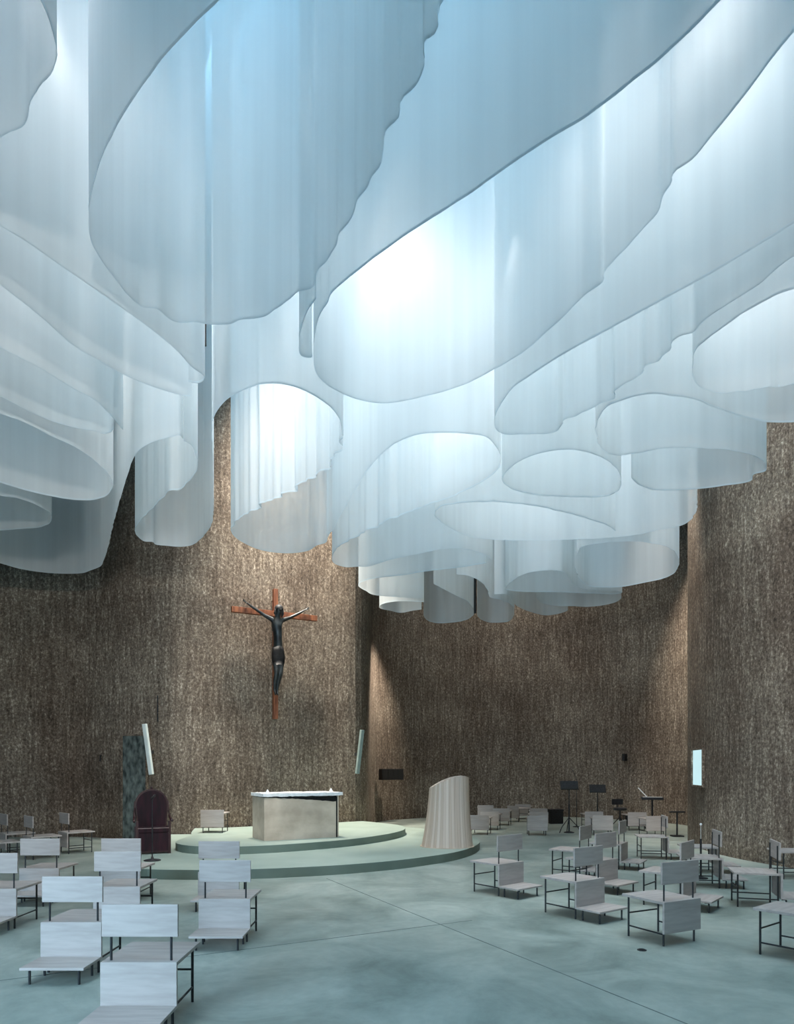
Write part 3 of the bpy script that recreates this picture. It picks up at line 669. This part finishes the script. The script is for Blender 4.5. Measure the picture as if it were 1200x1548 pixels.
CHAIRS = [
 ('BK', -1.79, 4.75, 0, 'nearest pale wooden chair, its kneeler cut off by the bottom edge of the picture'),
 ('BK', -2.84, 5.97, 0, 'pale wooden chair with a whole low kneeler, just left of the nearest chair'),
 ('BK', -1.77, 7.02, 0, 'pale wooden chair standing alone beside the bare floor, second behind the nearest chair'),
 ('BK', -2.30, 8.82, 0, 'wooden chair half hidden in front of the platform, its backrest cutting across the green steps'),
 ('BK', -3.17, 7.74, 0, 'pale wooden chair in front of the throne, nearer of the two there'),
 ('BK', -3.70, 9.15, 0, 'greyish wooden chair in front of the throne, farther of the two there'),
 ('BK', -4.49, 7.60, 0, 'pale wooden chair cut by the left edge of the picture, nearest along that edge'),
 ('BK', -4.78, 9.14, 0, 'wooden chair near the left edge, seen square from behind past the cut off chair'),
 ('B', -6.98, 14.3, -45, 'small far chair near the left wall, closest of its row to the throne'),
 ('B', -7.24, 13.4, -45, 'small far chair near the left wall, second from the throne'),
 ('B', -8.08, 14.0, -45, 'small far chair near the left wall, its backrest cut by the left edge'),
 ('B', -7.45, 12.3, -45, 'chair by the left edge showing only its seat and front legs'),
 ('BN', 2.89, 6.95, 27, 'nearest whole chair on the right, with no kneeler behind it'),
 ('BK', 2.31, 8.21, 36, 'pale chair with kneeler just behind the nearest right hand chair, second from the lectern'),
 ('BK', 1.605, 9.67, 40, 'chair with kneeler standing apart right of the lectern'),
 ('BK', 3.06, 9.98, 40, 'chair with kneeler standing behind the second chair from the lectern'),
 ('BK', 3.10, 11.2, 55, 'side on chair whose narrow backrest rises left of the tightly packed middle chairs'),
 ('BK', 4.04, 12.2, 59, 'side on chair in the middle of the right group with its panel edge showing'),
 ('BK', 5.30, 13.5, 80, 'side on chair below the keyboard, showing seat and both front legs'),
 ('BK', 4.86, 10.35, 78, 'side on chair near the right wall beside the thin white tipped post'),
 ('K', 5.45, 11.75, 80, 'backless seat close to the right wall, behind the white tipped post'),
 ('BK', 3.75, 8.80, 50, 'chair directly behind the nearest whole right hand chair'),
 ('BK', 4.93, 8.88, 73, 'side on chair against the right wall near the right edge'),
 ('', 6.72, 11.15, 85, 'seat by the right wall at the right edge, farther of the two cut off there'),
 ('BN', 3.97, 6.32, 38, 'seat at the right edge in the foreground, its backrest outside the picture'),
 ('T', 3.70, 18.0, -6, 'nearest of the three pale box like seats in the row left of the music stands'),
 ('T', 4.05, 19.5, -6, 'middle of the three pale box like seats in the row left of the music stands'),
 ('T', 4.40, 21.2, -6, 'farthest of the three pale box like seats in the row left of the music stands'),
 ('T', 2.19, 18.2, -18, 'backless far seat half hidden by the right side of the lectern'),
 ('T', 2.66, 19.6, -18, 'backless far seat second from the lectern in the slanting far row'),
 ('T', 3.24, 21.2, -18, 'backless far seat third from the lectern in the slanting far row'),
 ('T', 3.85, 22.6, -55, 'backless far seat fourth from the lectern, turned side on'),
 ('T', 4.35, 23.6, -20, 'farthest backless seat close to the back wall, above the three box like seats'),
 ('T', 2.98, 23.0, -5, 'dark far seat by the back wall just right of the lectern top'),
 ('T', 5.68, 19.7, 0, 'brownish seat under the second music stand, behind a white one'),
 ('T', 5.45, 18.1, -8, 'white backless seat in front of the brownish one under the second music stand'),
 ('T', 6.82, 19.4, 0, 'backless seat just right of the black padded stool'),
 ('T', 6.78, 17.9, 5, 'backless seat in front of the keyboard'),
]
for c in CHAIRS: chair(*c)
chair('T', -4.19, 15.5, 0, 'single backless seat on the upper green step left of the altar', .31)

# ------------------------------------------------------------------ musicians' corner
def music_stand(label, x, y, h, tilt, rz, base='tripod'):
    t = thing('music_stand', label, 'music stand', (x, y, 0), rz)
    T = Matrix.Translation((0, 0, h)) @ Matrix.Rotation(tilt, 4, 'X')
    bm = box(bmesh.new(), -.24, .24, -.008, .008, -.12, .14, .003, T); box(bm, -.24, .24, -.055, 0, -.13, -.118, 0, T)
    obj('desk', bm, M['black'], t)
    obj('pole', tube(bmesh.new(), [(0, .03, .02), (0, .03, h*.6), (0, .03, h*.6), (0, .03, h)], [.02, .02, .014, .014]), M['black'], t)
    for k in range(3):
        a = R(90+120*k)
        obj('leg', tube(bmesh.new(), [(0, .03, .42), (.24*math.cos(a), .03+.24*math.sin(a), .18), (.33*math.cos(a), .03+.33*math.sin(a), .01)], .012, 8), M['black'], t)
    obj('foot_plate', lathe(bmesh.new(), [(.14, 0), (.14, .02), (.03, .045)], 20, (0, .03, 0)), M['black'], t)
music_stand('black music stand standing in front, tallest and left of the others', 4.73, 18.75, 1.30, R(-28), R(-4))
music_stand('black music stand with a tilted desk, second from the left', 6.05, 20.6, 1.15, R(-25), R(-8))
t = round_stand('microphone_stand', 'thin black microphone stand right behind the tallest music stand', 'microphone stand', (5.42, 20.6, 0), 1.45, .12)
obj('boom', tube(bmesh.new(), [(0, 0, 1.43), (-.10, -.02, 1.66), (-.13, -.02, 1.72)], [.007, .007, .012]), M['black'], t)
st = thing('drum_stool', 'black stool with a padded backrest between two music stands and the keyboard', 'stool', (6.86, 21.0, 0), R(8))
obj('seat', lathe(bmesh.new(), [(.17, .48), (.20, .50), (.20, .54), (.16, .56)], 24), M['black'], st, True)
obj('backrest', box(bmesh.new(), -.18, .18, .16, .21, .64, .82, .02), M['black'], st)
obj('backrest_post', tube(bmesh.new(), [(0, .15, .50), (0, .19, .56), (0, .19, .70)], .015), M['black'], st)
obj('pole', tube(bmesh.new(), [(0, 0, .15), (0, 0, .49)], .022), M['black'], st)
for k in range(3):
    a = R(30+120*k); obj('leg', tube(bmesh.new(), [(0, 0, .28), (.25*math.cos(a), .25*math.sin(a), .0)], .013, 8), M['black'], st)
kb = thing('keyboard', 'black keyboard on a single post stand with open white score', 'keyboard', (7.55, 20.2, 0), R(-16))
obj('case', box(bmesh.new(), -.30, .30, -.16, .16, .84, .92, .012), M['black'], kb)
obj('keys', box(bmesh.new(), -.27, .27, -.15, -.03, .92, .928), M['paper'], kb)
obj('stand_post', tube(bmesh.new(), [(0, 0, .02), (0, 0, .84)], .028), M['black'], kb)
for s in (-1, 1): obj('foot', box(bmesh.new(), s*.2-.02, s*.2+.02, -.22, .22, 0, .03, .006), M['black'], kb)
obj('foot_bar', box(bmesh.new(), -.2, .2, -.02, .02, .0, .03), M['black'], kb)
T = Matrix.Translation((-.27, .10, 1.062)) @ Matrix.Rotation(R(-42), 4, 'Y')
sc = obj('music_score', box(bmesh.new(), -.012, .012, -.12, .12, -.17, .17, 0, T), M['paper']); sc.location = (7.55, 20.2, 0); sc.rotation_euler = (0, 0, R(-16))
tag(sc, 'white open music score leaning on the left end of the keyboard', 'score')
bg = thing('equipment_bag', 'black equipment bag on the floor under the keyboard', 'bag', (7.30, 20.9, 0), R(-10))
obj('bag_body', box(bmesh.new(), -.30, .30, -.14, .14, 0, .36, .05), M['black'], bg, True)
obj('handle', tube(bmesh.new(), [(-.12, 0, .35), (-.08, 0, .42), (.08, 0, .42), (.12, 0, .35)], .012), M['black'], bg)
ts = thing('low_stand', 'low black T shaped stand at the foot of the right wall edge', 'stand', (7.28, 17.75, 0), R(0))
obj('top_bar', box(bmesh.new(), -.20, .20, -.04, .04, .62, .66, .008), M['black'], ts)
obj('pole', tube(bmesh.new(), [(0, 0, .02), (0, 0, .62)], .022), M['black'], ts)
obj('base', box(bmesh.new(), -.14, .14, -.12, .12, 0, .035, .006), M['black'], ts)
pg = thing('tipped_post', 'thin black post with a white tip beside the right wall', 'post', (4.93, 11.08, 0), 0)
obj('base', lathe(bmesh.new(), [(.11, 0), (.11, .012), (.02, .03)], 20), M['black'], pg)
obj('pole', tube(bmesh.new(), [(0, 0, .02), (0, 0, .64)], .016), M['black'], pg)
obj('stem', tube(bmesh.new(), [(0, 0, .64), (0, 0, .86)], .007), M['frame'], pg)
bm = bmesh.new(); bmesh.ops.create_uvsphere(bm, u_segments=12, v_segments=8, radius=.02, matrix=Matrix.Translation((0, 0, .875))); obj('tip', bm, M['paper'], pg, True)
bx = thing('equipment_case', 'black case on the floor behind the three box like seats', 'case', (5.05, 21.9, 0), R(10))
obj('case_body', box(bmesh.new(), -.22, .22, -.2, .2, 0, .40, .02), M['black'], bx)
obj('lid', box(bmesh.new(), -.23, .23, -.21, .21, .40, .46, .01), M['black'], bx)
fs = thing('floor_socket', 'small black floor socket in front of the nearest whole right hand chair', 'socket', (2.41, 6.72, 0), 0)
obj('cover', lathe(bmesh.new(), [(.045, 0), (.045, .006), (.038, .008)], 20), M['black'], fs)
obj('lid', lathe(bmesh.new(), [(.03, .008), (.03, .011), (.024, .012)], 20), M['dark'], fs)

# ------------------------------------------------------------------ light
def area(x, y, z, sx, sy, e, col, rot=(0, 0, 0)):
    l = bpy.data.lights.new('skylight', 'AREA'); l.shape = 'RECTANGLE'; l.size = sx; l.size_y = sy; l.energy = e; l.color = col
    o = bpy.data.objects.new('skylight', l); COL.objects.link(o); o.location = (x, y, z); o.rotation_euler = rot
    return o
def spot(p, target, e, deg, col=(1, .97, .93), blend=.9, rad=.15):
    l = bpy.data.lights.new('spotlight', 'SPOT'); l.energy = e; l.spot_size = R(deg); l.spot_blend = blend; l.color = col; l.shadow_soft_size = rad
    o = bpy.data.objects.new('spotlight', l); COL.objects.link(o); o.location = p
    o.rotation_euler = (Vector(target)-Vector(p)).to_track_quat('-Z', 'Y').to_euler()
    return o
EXPOSURE = 0.75
BLUE = (.34, .70, 1.0)
for (x, y, s, e) in ((-4, 4, 7, 290), (4, 4, 7, 520), (-2, 10.5, 6, 330), (4, 11, 8, 540), (3, 16.5, 5, 200), (0, -3, 6, 110)):
    area(x, y, 14.9, s, s, e, BLUE)
# daylight from the glazed entrance behind and to the left of the viewpoint
area(-5.6, -1.2, 2.4, 4.2, 3.6, 190, (.50, .75, 1.0), (R(72), 0, R(-24))).data.spread = R(95)
# accent lights inside the veils, several unseen ones added to lift dim rings
NEUT = (1, .955, .92)
spot((-.75, 7.0, 9.4), (-.05, 8.25, 6.3), 480, 62, NEUT, .9, .4)
spot((2.62, 5.75, 8.8), (2.75, 6.35, 7.0), 230, 110, NEUT, .9, .4)
spot((1.2, 7.84, 8.0), (1.34, 8.1, 6.4), 38, 80, NEUT, .9, .15)
spot((-1.45, 8.6, 10.6), (-1.75, 10.8, 7.0), 820, 75, NEUT, .9, .1)
spot((-3.0, 9.7, 10.4), (-3.6, 11.3, 7.0), 700, 65, NEUT, .9, .1)
spot((-2.28, 9.2, 10.0), (-2.75, 10.6, 6.8), 420, 60, NEUT, .9, .1)
spot((-4.95, 10.6, 9.0), (-4.35, 10.7, 6.8), 60, 80, NEUT, .9, .2)
spot((-5.5, 8.55, 9.0), (-5.0, 8.9, 6.5), 200, 100, NEUT, .9, .3)
spot((-3.6, 4.8, 9.6), (-3.1, 6.0, 7.3), 260, 120, (1, .93, .93), .9, .5)
spot((3.7, 6.6, 9.4), (4.2, 7.9, 6.9), 260, 80, NEUT, .9, .2)
spot((2.4, 9.3, 10.4), (2.2, 10.6, 6.4), 520, 140, NEUT, .9, .8)
spot((1.9, 11.6, 10.6), (1.9, 12.8, 6.4), 560, 140, NEUT, .9, .8)
spot((5.0, 12.3, 9.5), (5.0, 15.3, 6.6), 130, 80, (1, .91, .82), .9, .5)
spot((4.3, 8.3, 10.0), (4.2, 9.6, 6.4), 420, 130, NEUT, .9, .6)
spot((.2, 9.4, 10.0), (.2, 10.8, 6.4), 420, 130, NEUT, .9, .5)
spot((-3.6, 6.6, 9.4), (-3.4, 7.6, 6.6), 300, 110, NEUT, .9, .4)
spot((2.6, 13.8, 10.4), (2.6, 15.4, 6.3), 320, 130, NEUT, .9, .3)
# wall washers, then two unseen front spots added to lift the side walls
spot((-2.75, 16.4, 13.2), (-2.5, 18.0, 5.6), 9500, 58, (1, .92, .80), 1, .5)
spot((-4.4, 14.6, 12.5), (-4.4, 16.8, 3.5), 620, 70, (1, .93, .84), 1, .5)
spot((.9, 21.7, 6.9), (-.75, 21.9, 3.2), 1000, 62, (1, .89, .77), 1, .2)
spot((6.35, 16.3, 10.5), (7.05, 16.0, 3.2), 1500, 44, (1, .90, .79), 1, .3)
spot((5.9, 9.6, 13.0), (7.2, 12.4, 7.5), 1500, 55, (1, .92, .84), 1, .3)
spot((6.9, 20.0, 10.5), (8.7, 20.4, 5.4), 2400, 45, (1, .90, .78), 1, .2)
spot((2.6, 23.3, 13.0), (3.0, 25.4, 3.6), 900, 80, (1, .93, .86), 1, .5)
spot((6.2, 22.6, 13.0), (6.8, 24.6, 3.6), 600, 80, (1, .93, .86), 1, .5)
spot((1.5, -4.5, 4.6), (-8.6, 17.4, 3.4), 2200, 34, (1, .93, .86), 1, .3)  # added behind the viewpoint, no lamp stands there
spot((-1.0, -4.5, 4.6), (9.0, 16.4, 3.0), 1600, 34, (1, .91, .84), 1, .3)


w = bpy.data.worlds.new('world'); scn.world = w; w.use_nodes = True
w.node_tree.nodes['Background'].inputs[0].default_value = (.5, .7, .85, 1); w.node_tree.nodes['Background'].inputs[1].default_value = .3

# ------------------------------------------------------------------ camera
cd = bpy.data.cameras.new('camera'); cam = bpy.data.objects.new('camera', cd); COL.objects.link(cam)
cam.location = (0, 0, 1.8); cam.rotation_euler = (R(90), 0, 0)
cd.sensor_fit = 'VERTICAL'; cd.sensor_height = 36; cd.lens = 24.0; cd.shift_y = 386/1548
cd.clip_start = .05; cd.clip_end = 200
scn.camera = cam
scn.cycles.max_bounces = 8; scn.cycles.diffuse_bounces = 4; scn.cycles.transparent_max_bounces = 9
scn.cycles.caustics_reflective = False; scn.cycles.caustics_refractive = False
scn.cycles.sample_clamp_indirect = 4.0; scn.cycles.adaptive_threshold = .04
scn.view_settings.view_transform = 'Standard'; scn.view_settings.exposure = EXPOSURE
